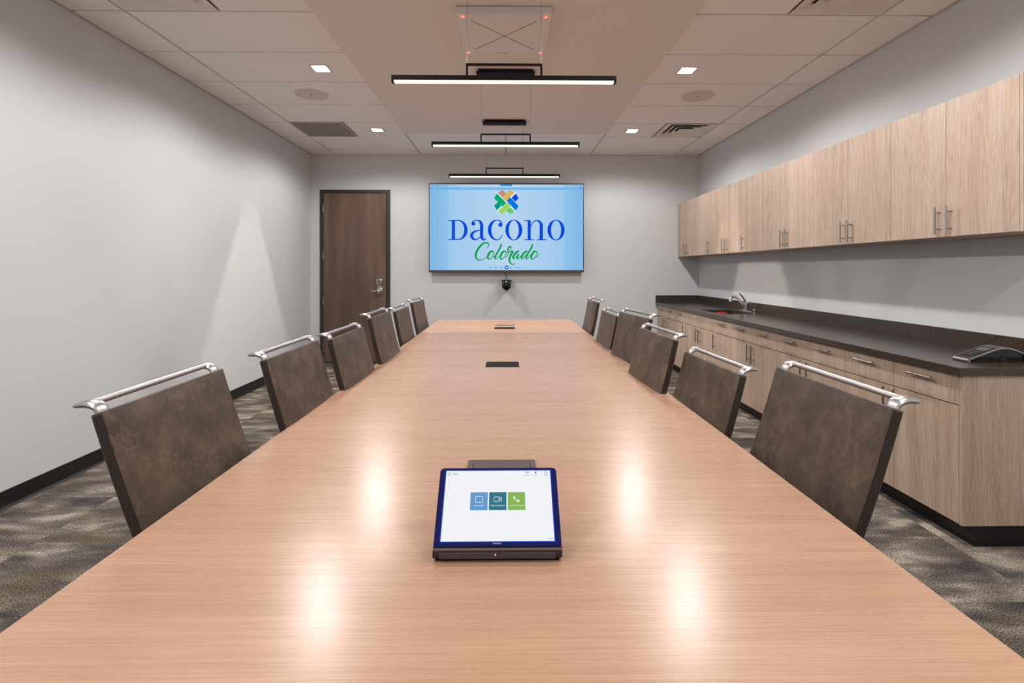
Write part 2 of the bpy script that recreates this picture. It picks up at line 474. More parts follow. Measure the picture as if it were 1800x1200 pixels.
MB().box(CL0, CL1, CLY0, CLY1, CLZ, CZ+.006, .002, 1).build('drywall_panel', M['drywall'], ce)

# ------------------------------------------------------------------ door
dr = struct('door_1', MB().box(-2.6, -1.71, YB-.03, YB+.014, .012, 2.42, .002, 1), M['walnut'])
f = MB()
for x0, x1, z0, z1 in ((DX0+.001, -2.604, 0.001, DZ-.001), (-1.706, DX1-.001, 0.001, DZ-.001), (-2.604, -1.706, 2.424, DZ-.001)):
    f.box(x0, x1, YB-.02, YB+.12, z0, z1)
f.box(-2.604, -1.706, YB+.02, YB+.1, 2.40, 2.424)
f.build('door_frame', M['frame'], dr)
for z in (2.205, 1.54, .88, .225):
    MB().box(-2.606, -2.598, YB-.036, YB-.029, z-.055, z+.055).cyl((-2.602, YB-.038, z-.057), (-2.602, YB-.038, z+.057), .007, 10).build('hinge', M['steel'], dr, smooth=True)
MB().box(-1.836, -1.756, YB-.046, YB-.0305, .985, 1.075, .004).cyl((-1.79, YB-.04, 1.035), (-1.79, YB-.075, 1.035), .016).build('lock_plate', M['steel'], dr, smooth=True)
MB().box(-1.905, -1.775, YB-.09, YB-.073, 1.012, 1.038, .005).build('lever_handle', M['steel'], dr, smooth=True)
kp = MB().box(-1.84, -1.754, YB-.07, YB-.0305, 1.11, 1.2, .008).box(-1.828, -1.766, YB-.042, YB-.0305, 1.07, 1.115, .002).build('keypad_lock', M['steel'], dr, smooth=True)
for i in range(3):
    for j in range(2):
        MB().box(-1.822+i*.02, -1.809+i*.02, YB-.074, YB-.0695, 1.148+j*.024, 1.164+j*.024, .002, 1).build('key', M['darkplastic'], kp)
# dark corridor end behind the closed leaf
MB().box(-2.604, -1.706, YB+.1, YB+.12, 0.001, 2.43).build('back_stop', M['frame'], dr)

# ------------------------------------------------------------------ ceiling fittings
def place_name(y, x):
    side = 'left' if x < 0 else 'right'
    return side
def downlight(x, y, label):
    t = thing('downlight', (x, y, CZ), label, 'light', 'recessed square downlights')
    fr = MB()
    for a in ((-.075, .075, -.075, -.058), (-.075, .075, .058, .075), (-.075, -.058, -.058, .058), (.058, .075, -.058, .058)):
        fr.box(*a, -.004, .001)
    fr.build('trim', M['white'], t)
    MB().box(-.058, .058, -.058, .058, -.0025, .0008).build('lamp_lens', LENS, t)
    l = bpy.data.objects.new('lamp', spot(x, y)); COL.objects.link(l); l.parent = t; l.location = (0, 0, -.012)
LENS = emit('downlight lens', (1, .97, .93, 1), 30)
dn = {6.015: 'farthest square downlight', 4.185: 'glowing square downlight in a whole tile', 2.355: 'square downlight overhead near a vent', .525: 'square downlight above the camera', -1.305: 'rearmost square downlight'}
for y in LIGHT_Y:
    downlight(-1.52, y, dn[y]+' on the left side of the ceiling')
    downlight(1.505, y, dn[y]+' on the right side of the ceiling')

def diffuser(x, y, dark, label, rots=0):
    t = thing('air_diffuser', (x, y, CZ), label, 'vent', 'four-way ceiling air diffusers')
    def ring(a0, z0, a1, z1, th=.0015):
        """sloping square ring from half-size a0 at z0 to a1 at z1"""
        m = MB(); c = []
        for a, z in ((a0, z0), (a1, z1), (a1, z1+th*1.6), (a0, z0+th*1.6)):
            c.append([m.bm.verts.new((sx*a, sy*a, z)) for sx, sy in ((-1, -1), (1, -1), (1, 1), (-1, 1))])
        for k in range(4):
            for i in range(4): m.bm.faces.new((c[k][i], c[k][(i+1) % 4], c[(k+1) % 4][(i+1) % 4], c[(k+1) % 4][i]))
        return m
    ring(.298, -.001, .268, -.001).build('rim', M['white'], t)
    ring(.268, -.001, .205, .024).build('rim_cone', M['white'], t)
    ring(.212, -.003, .150, .024).build('louver', M['white'], t)
    ring(.150, -.003, .092, .024).build('louver', M['white'], t)
    MB().box(-.09, .09, -.09, .09, -.003, .0, .001, 1).build('center_plate', M['white'], t)
    MB().box(-.27, .27, -.27, .27, .026, .0285).build('plenum_plate', M['plenum'], t)
diffuser(-2.135, 2.965, 0, 'white louvred air diffuser at the top left of the ceiling')
diffuser(2.135, 2.965, 0, 'white louvred air diffuser at the top right of the ceiling')
diffuser(2.135, 6.015, 1, 'louvred air diffuser with dark slots near the back wall, right')
t = thing('return_grille', (-2.135, 6.015, CZ), 'grey perforated return air panel in ceiling above the door', 'vent')
MB().box(-.297, .297, -.297, .297, -.001, .004).build('perforated_face', M['greymetal'], t)
fr = MB()
for a in ((-.3, .3, -.3, -.285), (-.3, .3, .285, .3), (-.3, -.285, -.285, .285), (.285, .3, -.285, .285)): fr.box(*a, -.004, .003)
fr.build('rim', M['grid'], t)
for x, s_ in ((-1.83, 'left'), (1.83, 'right')):
    t = thing('ceiling_speaker', (x, 4.8, CZ), 'round beige ceiling speaker on the %s half of the ceiling' % s_, 'speaker', 'round ceiling speakers')
    MB().cyl((0, 0, -.006), (0, 0, .001), .155, 48).build('rim', M['white'], t, smooth=True)
    MB().cyl((0, 0, -.008), (0, 0, -.0055), .145, 48).build('grille', M['speaker'], t, smooth=True)
    MB().cyl((0, 0, -.0095), (0, 0, -.0075), .007, 12).build('center_screw', M['darkplastic'], t)

# square microphone array under the drywall panel
t = thing('ceiling_microphone', (-.008, 3.44, CLZ), 'white square microphone panel with red corner lights on ceiling', 'microphone')
MB().box(-.298, .298, -.3, .3, -.05, -.004, .004).build('housing', M['white'], t)
MB().box(-.25, .25, -.25, .25, -.004, 0).build('mounting_plate', M['darkplastic'], t)
RED = emit('red led', (1, .05, .03, 1), 9*SCR)
for sx in (-1, 1):
    for sy in (-1, 1):
        o = MB().tube([(-.010, 0, 0), (.010, 0, 0)], .0045, 8).build('corner_led', RED, t, (sx*.262, sy*.262, -.0505), (0, 0, math.atan2(sy, sx)))
lm = MB()
for s_ in (1, -1):
    for a, b_ in ((-.30, -.205), (-.195, -.045), (-.035, .035), (.045, .195), (.205, .30)):
        lm.box(a, b_, -.0016, .0016, -.0513, -.0499, mat=Matrix.Rotation(s_*PI/4, 4, 'Z'))
lm.build('mic_slots', M['darkplastic'], t)
MB().box(-.03, .035, .268, .273, -.0508, -.0499).box(-.05, -.036, .265, .276, -.0508, -.0499).build('nameplate', M['taupe'], t)

# ------------------------------------------------------------------ pendant lights
PEND = emit('pendant strip', (1.0, .80, .66, 1), PEND_W)
def pendant(x, y, label, lamp):
    t = thing('pendant_light', (x, y, 2.345), label, 'light', 'black linear pendants over the table')
    L = .61
    h = MB(); h.box(-L, L, -.018, .018, .017, .038, .001, 1); h.box(-L, L, -.018, -.0145, .012, .017); h.box(-L, L, .0145, .018, .012, .017)
    h.box(-L, -L+.012, -.0145, .0145, 0, .017); h.box(L-.012, L, -.0145, .0145, 0, .017)
    h.build('housing', M['black'], t)
    MB().box(-L+.013, L-.013, -.0143, .0143, .0015, .0165, .001, 1).build('light_strip', PEND, t)
    b = MB(); b.box(-.208, .208, -.007, .007, .096, .107); b.box(-.208, -.197, -.007, .007, .038, .096); b.box(.197, .208, -.007, .007, .038, .096)
    b.build('bracket', M['black'], t)
    top = CLZ-2.345
    pl = pendant_lamp(*lamp)
    for k in range(5):
        o = bpy.data.objects.new('lamp', pl); COL.objects.link(o); o.parent = t; o.location = (-.48+.24*k, 0, -.024)
    for sx in (-.2025, .2025):
        MB().cyl((sx, 0, .107), (sx, 0, top-.03), .0014, 6).build('suspension_wire', M['wire'], t)
    MB().box(-.222, .222, -.055, .055, top-.022, top, .001, 1).box(-.24, .24, -.062, .062, top-.034, top-.022, .001, 1).cyl((-.2025, 0, top-.037), (-.2025, 0, top-.033), .004, 8).cyl((.2025, 0, top-.037), (.2025, 0, top-.033), .004, 8).build('canopy', M['matte'], t)
pendant(-.008, 2.76, 'black linear pendant light nearest the camera, longest in view', (1.6, .4))
pendant(0, 4.18, 'middle of the three black linear pendant lights', (2.2, .4))
pendant(-.012, 5.57, 'farthest black linear pendant light, hanging just above the television', (PEND_LAMP_W, .03))

# ------------------------------------------------------------------ television
TY = 7.175
K = 7.18/890.0
tv = thing('wall_television', (0.012, TY, 1.926), 'large wall-mounted flat television showing the Dacono Colorado logo', 'television')
def px(x, y): return ((x-891.0)*K, (400.0-y)*K)
f = MB(); W2, H2 = 1.1, .632
f.box(-W2, W2, .002, .055, -H2, H2, .003, 1)
f.build('casing', simple('brown black tv case', srgb(84, 62, 58), .3), tv)
MB().box(-.95, .95, .055, .075, -.5, .5).box(-.3, .3, .075, .1145, -.25, .25).build('wall_mount', M['black'], tv)
def screen_mat():
    m = bpy.data.materials.new('lit tv picture'); m.use_nodes = True
    nt = m.node_tree; nt.nodes.clear()
    tc = N(nt, 'ShaderNodeTexCoord'); sp = N(nt, 'ShaderNodeSeparateXYZ'); nt.links.new(tc.outputs['Object'], sp.inputs[0])
    ab = N(nt, 'ShaderNodeMath', operation='ABSOLUTE'); nt.links.new(sp.outputs[0], ab.inputs[0])
    r = ramp(nt, [(0, srgb(184, 215, 241)), (.45, srgb(172, 209, 240)), (.815, srgb(160, 204, 239)), (.822, srgb(147, 198, 235)), (1, srgb(132, 190, 232))])
    nt.links.new(ab.outputs[0], r.inputs[0])
    e = N(nt, 'ShaderNodeEmission'); e.inputs[1].default_value = SCR*.97; nt.links.new(r.outputs[0], e.inputs[0])
    o = N(nt, 'ShaderNodeOutputMaterial'); nt.links.new(e.outputs[0], o.inputs[0])
    return m
scr = MB().box(-1.086, 1.086, -.606, .606, -.004, .0).build('screen', screen_mat(), tv, (0, 0, .006), (PI/2, 0, 0))
def em(name, r, g_, b_): return emit(name, srgb(r, g_, b_), SCR)
E_BLUE = em('picture blue', 10, 72, 222); E_GREEN = em('picture green', 10, 160, 72); E_WHITE = em('picture white', 222, 238, 252)

def stroke(mb, pts, z, ms=1.0, sm=6):
    """variable-width brush stroke through (x, y, width)"""
    P = [Vector(p) for p in pts]; Q = []
    n = len(P)
    for i in range(n-1):
        a, b_, c, d = P[max(i-1, 0)], P[i], P[i+1], P[min(i+2, n-1)]
        for k in range(sm):
            t = k/sm
            Q.append(.5*((2*b_)+(c-a)*t+(2*a-5*b_+4*c-d)*t*t+(-a+3*b_-3*c+d)*t**3))
    Q.append(P[-1])
    L, R = [], []
    for i, q in enumerate(Q):
        a, b_ = Q[max(i-1, 0)], Q[min(i+1, len(Q)-1)]
        tg = Vector((b_.x-a.x, b_.y-a.y)).normalized(); nn = Vector((-tg.y, tg.x))*q.z*ms/2
        L.append(mb.bm.verts.new((q.x+nn.x, q.y+nn.y, z))); R.append(mb.bm.verts.new((q.x-nn.x, q.y-nn.y, z)))
    for i in range(len(Q)-1): mb.bm.faces.new((L[i], R[i], R[i+1], L[i+1]))
    return mb
def disc(mb, cx, cy, r, z, seg=18):
    mb.poly([(cx+r*math.cos(2*PI*k/seg), cy+r*math.sin(2*PI*k/seg)) for k in range(seg)], z)
def flat(mb, name, mat, parent):
    o = mb.build(name, mat, parent)
    bmesh_flip_up(o.data); return o
def bmesh_flip_up(me):
    bm = bmesh.new(); bm.from_mesh(me)
    for f_ in bm.faces:
        f_.normal_update()
        if f_.normal.z < 0: f_.normal_flip()
    bm.to_mesh(me); bm.free()
SB = 8.372
def pb(x, y): return px(785+x/SB, 325+y/SB)
def sb(pts): return [(*pb(x, y), w_/SB*K) for x, y, w_ in pts]
Z1 = .0008
def rectb(mb, x0, x1, y0, y1, z=Z1):
    a, b_ = pb(x0, y0), pb(x1, y1); mb.poly([(a[0], b_[1]), (b_[0], b_[1]), (b_[0], a[1]), (a[0], a[1])], z)
def ringb(mb, cx, cy, ax, ay, bx, by, z=Z1):
    n = 40; A = []; B = []
    for k in range(n):
        c, s_ = math.cos(2*PI*k/n), math.sin(2*PI*k/n)
        A.append(mb.bm.verts.new((*pb(cx+ax*c, cy+ay*s_), z))); B.append(mb.bm.verts.new((*pb(cx+bx*c, cy+by*s_), z)))
    for k in range(n): mb.bm.faces.new((A[k], A[(k+1) % n], B[(k+1) % n], B[k]))
# D
l = MB(); rectb(l, 33, 132, 522, 536); rectb(l, 85, 131, 536, 800); rectb(l, 33, 132, 800, 814)
stroke(l, sb([(128, 529, 14), (195, 530, 15), (245, 556, 30), (279, 605, 46), (291, 668, 50), (279, 731, 46), (245, 780, 30), (195, 806, 15), (128, 807, 14)]), Z1)
flat(l, 'letter', E_BLUE, scr)
# a
l = MB(); disc(l, *pb(400, 575), 29/SB*K, Z1+.0001)
stroke(l, sb([(378, 580, 8), (388, 548, 14), (420, 528, 14), (458, 525, 16), (500, 545, 34), (521, 590, 46), (522, 660, 46), (522, 755, 46), (533, 795, 40), (562, 812, 18), (588, 788, 12)]), Z1)
stroke(l, sb([(508, 668, 12), (440, 683, 22), (388, 715, 38), (375, 757, 46), (398, 796, 36), (440, 809, 18), (480, 790, 14), (510, 765, 14)]), Z1)
flat(l, 'letter', E_BLUE, scr)
# c
l = MB(); disc(l, *pb(798, 592), 31/SB*K, Z1+.0001)
stroke(l, sb([(822, 592, 10), (815, 560, 16), (788, 532, 16), (742, 524, 15), (690, 546, 30), (652, 600, 46), (640, 667, 52), (652, 735, 46), (690, 790, 30), (740, 812, 15), (790, 795, 14), (827, 735, 12)]), Z1)
flat(l, 'letter', E_BLUE, scr)
l = MB(); ringb(l, 995, 668, 125, 152, 73, 140); flat(l, 'letter', E_BLUE, scr)
# n
l = MB(); rectb(l, 1150, 1198, 523, 536); rectb(l, 1198, 1245, 523, 803); rectb(l, 1150, 1292, 803, 817); rectb(l, 1375, 1422, 605, 803); rectb(l, 1333, 1475, 803, 817)
stroke(l, sb([(1246, 615, 14), (1275, 560, 14), (1325, 526, 15), (1372, 546, 32), (1397, 580, 44), (1398, 612, 46)]), Z1)
flat(l, 'letter', E_BLUE, scr)
l = MB(); ringb(l, 1617, 668, 127, 152, 74, 140); flat(l, 'letter', E_BLUE, scr)
# emblem of eight woven bands
EMB = [((205, 140, 110), [(765, 118), (800, 93), (835, 80), (882, 130), (828, 185)]),
       ((212, 180, 100), [(935, 80), (975, 93), (1005, 118), (878, 250), (822, 190)]),
       ((10, 70, 215), [(1022, 133), (1048, 165), (1063, 205), (1015, 250), (963, 195)]),
       ((10, 120, 225), [(940, 185), (1063, 310), (1050, 345), (1022, 378), (888, 240)]),
       ((105, 198, 100), [(945, 335), (1005, 392), (975, 415), (938, 430), (885, 380)]),
       ((160, 212, 85), [(900, 262), (950, 315), (833, 430), (795, 415), (768, 390)]),
       ((8, 150, 125), [(765, 258), (808, 315), (750, 378), (725, 345), (708, 305)]),
       ((8, 170, 115), [(750, 133), (885, 270), (825, 325), (708, 205), (722, 165)])]
l = MB(); cc = pb(886, 255)
l.poly([pb(750, 118), pb(900, 268), pb(886, 282), pb(738, 133)], .0004)
l.poly([pb(1010, 110), pb(870, 258), pb(884, 270), pb(1028, 125)], .0004)
l.poly([pb(1020, 390), pb(940, 310), pb(930, 322), pb(1005, 402)], .0004)
l.poly([pb(740, 385), pb(820, 305), pb(832, 318), pb(765, 400)], .0004)
flat(l, 'emblem_gap', E_WHITE, scr)
for i, (c, p) in enumerate(EMB):
    l = MB(); l.poly([pb(*q) for q in p], Z1); o = flat(l, 'emblem_band', em('emblem colour', *c), scr)
# script lettering
SA = 14.4
def pa(x, y): return px(830+x/SA, 420+y/SA)
def sa(pts, dx=0): return [(*pa(x+dx, y), (w_*1.12+3)/SA*K) for x, y, w_ in pts]
O = [(540, 335, 26), (510, 318, 36), (465, 340, 42), (425, 400, 44), (403, 465, 40), (412, 508, 30), (445, 518, 20), (500, 475, 14), (548, 400, 14), (556, 355, 18), (545, 322, 22)]
A_ = [(1195, 335, 26), (1165, 320, 36), (1100, 375, 44), (1050, 450, 42), (1048, 500, 32), (1080, 500, 18), (1135, 440, 12), (1190, 385, 14)]
letters = {
 'C': [[(360, 250, 8), (408, 212, 16), (432, 160, 22), (405, 112, 28), (340, 100, 34), (250, 155, 42), (170, 245, 46), (118, 345, 46), (102, 430, 42), (118, 495, 36), (165, 535, 26), (235, 540, 18), (310, 510, 14), (375, 455, 12)]],
 'o': [O, [(520, 462, 8), (545, 462, 12), (575, 440, 10), (600, 410, 8)]],
 'l': [[(732, 125, 18), (742, 165, 34), (705, 250, 38), (650, 350, 38), (600, 440, 40), (588, 490, 36), (605, 512, 22), (650, 480, 12), (700, 420, 10)]],
 'o2': [[(x+318, y, w_) for x, y, w_ in O], [(840, 465, 8), (868, 462, 14), (900, 420, 12), (932, 360, 12)]],
 'r': [[(962, 305, 8), (985, 265, 16), (992, 215, 26), (968, 198, 30), (930, 230, 34), (912, 290, 30), (930, 340, 28), (975, 335, 22), (1020, 318, 34), (1035, 345, 38), (990, 410, 42), (958, 490, 44), (952, 560, 40), (975, 615, 30), (1025, 648, 18), (1065, 642, 14), (1096, 620, 10)]],
 'a': [A_, [(1192, 385, 26), (1160, 440, 40), (1148, 490, 36), (1168, 512, 22), (1205, 480, 12), (1245, 430, 10)]],
 'd': [[(x+212, y, w_) for x, y, w_ in A_], [(1527, 132, 16), (1535, 170, 32), (1495, 250, 38), (1440, 345, 38), (1385, 440, 40), (1372, 485, 36), (1390, 512, 22), (1435, 475, 12), (1490, 410, 10)]],
 'o3': [[(x+1098, y, w_) for x, y, w_ in O], [(1618, 464, 8), (1645, 462, 14), (1680, 425, 12), (1712, 372, 8)]],
}
for k_, ss in letters.items():
    l = MB()
    for i, s_ in enumerate(ss): stroke(l, sa(s_), Z1+.0001*i)
    flat(l, 'script_letter', E_GREEN, scr)
def text(s, size, mat, parent, x, y, z=.0009, name='caption', align='CENTER'):
    c = bpy.data.curves.new('t', 'FONT'); c.body = s; c.size = size; c.align_x = align; c.align_y = 'CENTER'
    o = bpy.data.objects.new('t', c); COL.objects.link(o)
    bpy.context.view_layer.update()
    dg = bpy.context.evaluated_depsgraph_get()
    me = bpy.data.meshes.new_from_object(o.evaluated_get(dg)); me.name = name
    bpy.data.objects.remove(o); bpy.data.curves.remove(c)
    me.materials.clear(); me.materials.append(mat)
    return place(name, me, parent, (x, y, z))
def rectp(mb, x0, x1, y0, y1, z=Z1):
    a, b_ = px(x0, y0), px(x1, y1); mb.poly([(a[0], b_[1]), (b_[0], b_[1]), (b_[0], a[1]), (a[0], a[1])], z)
l = MB(); rectp(l, 756.5, 1025.5, 330, 334.5, .0003); flat(l, 'menu_bar', em('menu band', 122, 184, 232), scr)
E_TXT = em('picture text blue', 50, 110, 165); E_MID = em('picture icon blue', 30, 110, 195); E_PALE = em('pale control', 160, 205, 235)
text('City of Dacono logo - Windows Photo Viewer', .019, E_TXT, scr, *px(759, 327), align='LEFT', name='title_text')
for x_, s_ in ((759, 'File'), (769.5, 'Print'), (781, 'E-mail'), (792, 'Burn'), (802.5, 'Open')): text(s_, .019, E_TXT, scr, *px(x_, 331.8), align='LEFT', name='menu_text')
l = MB(); rectp(l, 880, 901, 324.6, 327.6, .0005); flat(l, 'top_tab', em('tab blue', 50, 140, 205), scr)
for x_, s_ in ((1005, '-'), (1012.5, 'o'), (1020.5, 'x')): text(s_, .026, E_TXT, scr, *px(x_, 326.8), name='window_button')
l = MB(); disc(l, *px(1021.5, 331.4), .012, Z1); flat(l, 'help_button', E_MID, scr)
l = MB(); rectp(l, 856, 926, 467.6, 473.6, .0003); flat(l, 'control_bar', em('control band', 165, 207, 240), scr)
l = MB(); disc(l, *px(891.2, 470.6), .03, .0006, 24); ctl = flat(l, 'play_button', E_MID, scr)
l = MB(); rectp(l, 889.2, 893.2, 469.2, 472, .0012); flat(l, 'play_symbol', em('cyan symbol', 150, 225, 250), scr)
for x_ in (863, 872.7, 882.5, 899, 908, 914): l = MB(); a = px(x_, 470.6); l.poly([(a[0]-.012, a[1]-.009), (a[0]+.012, a[1]), (a[0]-.012, a[1]+.009)], Z1); flat(l, 'control_icon', E_MID, scr)
text('x', .03, em('grey cross', 110, 110, 130), scr, *px(921.5, 470.6), name='control_icon')
text('SM', .022, em('service mark', 70, 170, 150), scr, *px(942.3, 436.4), name='service_mark')

# conferencing camera under the television
t = thing('conference_camera', (.012, 7.29, 1.13), 'small black video camera on the wall under the television', 'camera')
MB().box(-.07, .07, -.17, -.003, .04, .056, .004).box(-.05, .05, -.012, -.003, -.06, .04, .002).build('bracket', M['black'], t)
MB().box(-.062, .062, -.165, -.05, -.055, .04, .01).build('body', M['darkplastic'], t, smooth=True)
MB().sphere((0, -.165, -.02), .046, (1, .8, 1.15)).build('lens_housing', M['black'], t, smooth=True)
MB().cyl((0, -.19, -.05), (0, -.225, -.055), .033, 24).cyl((0, -.2, -.05), (0, -.215, -.053), .036, 24).build('lens_barrel', M['black'], t, smooth=True)
MB().cyl((0, -.224, -.055), (0, -.227, -.0555), .025, 24).build('lens', M['lens'], t)
MB().sphere((-.003, -.171, .034), .006).build('status_light', emit('blue led', (.15, .15, 1, 1), 12*SCR), t)
for sx in (-.045, .045): MB().box(sx-.01, sx+.01, -.15, -.03, -.066, -.054, .003).build('foot', M['black'], t)
tag(MB().tube([(-.02, 7.235, 1.31), (-.005, 7.22, 1.27), (.012, 7.2, 1.22), (.02, 7.2, 1.1865)], .0045, 8).build('camera_cable', M['black'], smooth=True), 'short black cable from the television down to the camera', 'cable')

# ------------------------------------------------------------------ conference table
TZ = .74
def lerp(a, b_, t): return a+(b_-a)*t
def tl(y): return lerp(-.822, -.788, (y-.5)/(6.02-.5))-.004*math.sin(PI*(y-.5)/5.5)
def tr(y): return lerp(.787, .765, (y-.5)/(6.02-.5))+.002*math.sin(PI*(y-.5)/5.5)
tb = thing('conference_table', (0, 0, 0), 'long pinkish wood conference table filling the middle of the room', 'table')
n = 24; Y0, Y1 = .5, 6.02
pts = [(tl(Y0+(Y1-Y0)*k/n), Y0+(Y1-Y0)*k/n) for k in range(n+1)]+[(tr(Y1-(Y1-Y0)*k/n), Y1-(Y1-Y0)*k/n) for k in range(n+1)]
PORTS = [(-.012, 1.48), (-.02, 3.155), (-.01, 5.12)]
top = MB()
bm = top.bm
bot_pts = [(x*.985, y if abs(y-Y0) > .01 and abs(y-Y1) > .01 else y+(.012 if y < 1 else -.012)) for x, y in pts]
c1 = [bm.verts.new((x, y, TZ)) for x, y in pts]; c2 = [bm.verts.new((x, y, TZ-.004)) for x, y in [(a*1.0012, b_) for a, b_ in pts]]; c3 = [bm.verts.new((x, y, TZ-.032)) for x, y in bot_pts]
m_ = len(pts)
bm.faces.new(c1); bm.faces.new(c3[::-1])
for A, B in ((c1, c2), (c2, c3)):
    for i in range(m_): bm.faces.new((A[i], A[(i+1) % m_], B[(i+1) % m_], B[i]))
top.build('tabletop', M['table'], tb)
for y in (1.2, 3.25, 5.3):
    MB().box(-.11, .11, y-.3, y+.3, .0, TZ-.032, .006, 1).build('pedestal', M['table'], tb)
    MB().box(-.125, .125, y-.34, y+.34, .0, .05, .004, 1).build('plinth', M['black'], tb)
MB().box(-.04, .04, 1.36, 5.14, .55, TZ-.032).build('cable_trough', M['black'], tb)

def port(i, x, y, label):
    t = thing('table_port', (x, y, TZ), label, 'power port', 'black power ports set in the table')
    dark = i != 0
    mt = M['matte'] if dark else M['taupe']
    r_ = MB()
    W_, D_ = .1025, .085 if i != 0 else .08
    if i == 0:
        r_.box(-W_, W_, -D_, D_, -.0, .006, .002, 2)
        r_.build('frame', mt, t)
        MB().box(-.083, .083, -D_+.02, D_-.028, .0055, .0072, .0005, 1).build('lid', M['taupe'], t)
        MB().box(-.0855, .0855, D_-.0275, D_-.0255, .0058, .0064).box(-.0865, -.0845, -.05, D_-.034, .0058, .0064).box(.0845, .0865, -.05, D_-.034, .0058, .0064).build('slot', M['lens'], t)
    else:
        for a in ((-W_, W_, -D_, -D_+.012), (-W_, W_, D_-.012, D_), (-W_, -W_+.022, -D_+.012, D_-.012), (W_-.022, W_, -D_+.012, D_-.012)): r_.box(*a, 0, .0022)
        r_.build('frame', mt, t)
        MB().box(-W_+.022, W_-.022, -D_+.012, D_-.012, 0, .0014).build('lid', M['matte'], t)
    if i == 2:
        MB().box(-W_, W_, .205, .30, 0, .003, .001, 1).build('open_flap', M['steel'], t)
        for sx in (-.07, .07): MB().box(sx-.004, sx+.004, .084, .206, 0, .0012).build('flap_arm', M['table'], t)
    return t
port(0, *PORTS[0], 'taupe metal table port lid just behind the touch panel')
port(1, *PORTS[1], 'closed black power port flush in middle of the tabletop')
port(2, *PORTS[2], 'farthest black power port, at the far end of table, flap lying open behind')

# touch panel
t = thing('touch_panel', (-.0165, 1.03, TZ), 'tilted touch screen panel on the near end of the table', 'touch screen')
ang = math.atan2(.1125, .12)
body = MB(); prof = [(0, .004), (-.008, .010), (-.009, .020), (0, .026), (.118, .135), (.126, .128), (.126, .11), (.06, .002)]
A = [body.bm.verts.new((-.131, y, z)) for y, z in prof]; B = [body.bm.verts.new((.131, y, z)) for y, z in prof]
for i in range(len(prof)): body.bm.faces.new((A[i], A[(i+1) % 8], B[(i+1) % 8], B[i]))
body.bm.faces.new(A); body.bm.faces.new(B[::-1])
body.build('housing', M['darkplastic'], t)
sp_ = MB().box(-.118, .118, -.0105, -.0085, .008, .020, .0008, 1).build('speaker_bar', simple('mesh grille', srgb(66, 54, 60), .7, noise=.3, nscale=600), t)
MB().box(-.125, .125, -.002, .05, 0, .0045).build('rubber_foot', M['lens'], t)
MB().tube([(-.13, -.003, .023), (.13, -.003, .023)], .0035, 10).build('trim_strip', M['taupe'], t, smooth=True)
MB().sphere((-.004, -.0105, .0165), .0011).build('indicator_light', emit('violet led', (.8, .25, 1, 1), 5*SCR), t)
MB().box(-.002, .004, -.0112, -.0102, .0183, .0193).build('indicator_slot', M['lens'], t)
# glass: origin at its bottom edge
gl = MB()
gp = []
for (cx_, cy_, a0) in ((.122, .156, 0), (-.122, .156, 90), (-.1275, .0025, 180), (.1275, .0025, 270)):
    r0 = .008 if cy_ > .1 else .0025
    for k in range(5): a = math.radians(a0+k*22.5); gp.append((cx_+r0*math.cos(a), cy_+r0*math.sin(a)))
gl.prism(gp, 0, .003)
glass = gl.build('glass', M['glassblue'], t, (0, .0005, .0265), (ang, 0, 0))
SX, SY0, SY1 = .1165, .0095, .1575
SCRW = em('panel white', 242, 243, 247)
l = MB(); l.poly([(-SX-.0022, SY0-.0018), (SX+.0022, SY0-.0018), (SX+.0022, SY1+.0018), (-SX-.0022, SY1+.0018)], .00325); flat(l, 'bezel_glow', em('blue bezel glow', 36, 72, 205), glass)  # emissive border added to imitate the screen's glow on the bezel
l = MB(); l.poly([(-SX, SY0), (SX, SY0), (SX, SY1), (-SX, SY1)], .0034); flat(l, 'display', SCRW, glass)
tcx = -.0005
def vy(s): return SY0+s*(SY1-SY0)
tiles = [(-.0405, (100, 156, 206), 'Presentation'), (0, (56, 118, 138), 'Video Conference'), (.0405, (138, 182, 88), 'Audio Conference')]
for dx, c, s_ in tiles:
    l = MB(); a, b_ = tcx+dx-.0188, tcx+dx+.0188; y0, y1 = vy(.416), vy(.673)
    l.poly([(a, y0), (b_, y0), (b_, y1), (a, y1)], .0038); flat(l, 'app_tile', em('tile colour', *c), glass)
    text(s_, .0042, SCRW, glass, tcx+dx, y0+.0095, .0041)
def linep(mb, pts, w_, z): stroke(mb, [(x, y, w_) for x, y in pts], z, 1, 1)
yc = vy(.57)
l = MB(); cx_ = tcx-.0405
for a in (((-.0072, -.005), (-.0072, .006)), ((-.0076, .006), (.0076, .006)), ((.0072, .006), (.0072, -.005)), ((-.0088, -.006), (.0088, -.006))):
    linep(l, [(cx_+x, yc+y) for x, y in a], .0009, .0042)
flat(l, 'laptop_icon', SCRW, glass)
l = MB(); cx_ = tcx
for a in (((-.0082, -.0052), (-.0082, .0052)), ((-.0082, .005), (.0028, .005)), ((.0026, .0052), (.0026, -.0052)), ((.0028, -.005), (-.0082, -.005)), ((.0032, 0), (.008, .0046)), ((.008, .0046), (.008, -.0046)), ((.008, -.0046), (.0032, 0))):
    linep(l, [(cx_+x, yc+y) for x, y in a], .0008, .0042)
flat(l, 'camcorder_icon', SCRW, glass)
l = MB(); cx_ = tcx+.0405
stroke(l, [(cx_+x, yc+y, w_) for x, y, w_ in ((-.0055, .0062, .0018), (-.0062, .003, .0016), (-.0035, -.001, .0011), (.0008, -.0044, .0011), (.0045, -.0056, .0016), (.0066, -.0045, .0018))], .0042)
stroke(l, [(cx_+x, yc+y, w_) for x, y, w_ in ((-.005, .0062, .0012), (-.003, .003, .0022), (-.0042, .0012, .0012))], .0043)
stroke(l, [(cx_+x, yc+y, w_) for x, y, w_ in ((.0064, -.0038, .0012), (.0035, -.0022, .0022), (.0012, -.0036, .0012))], .0043)
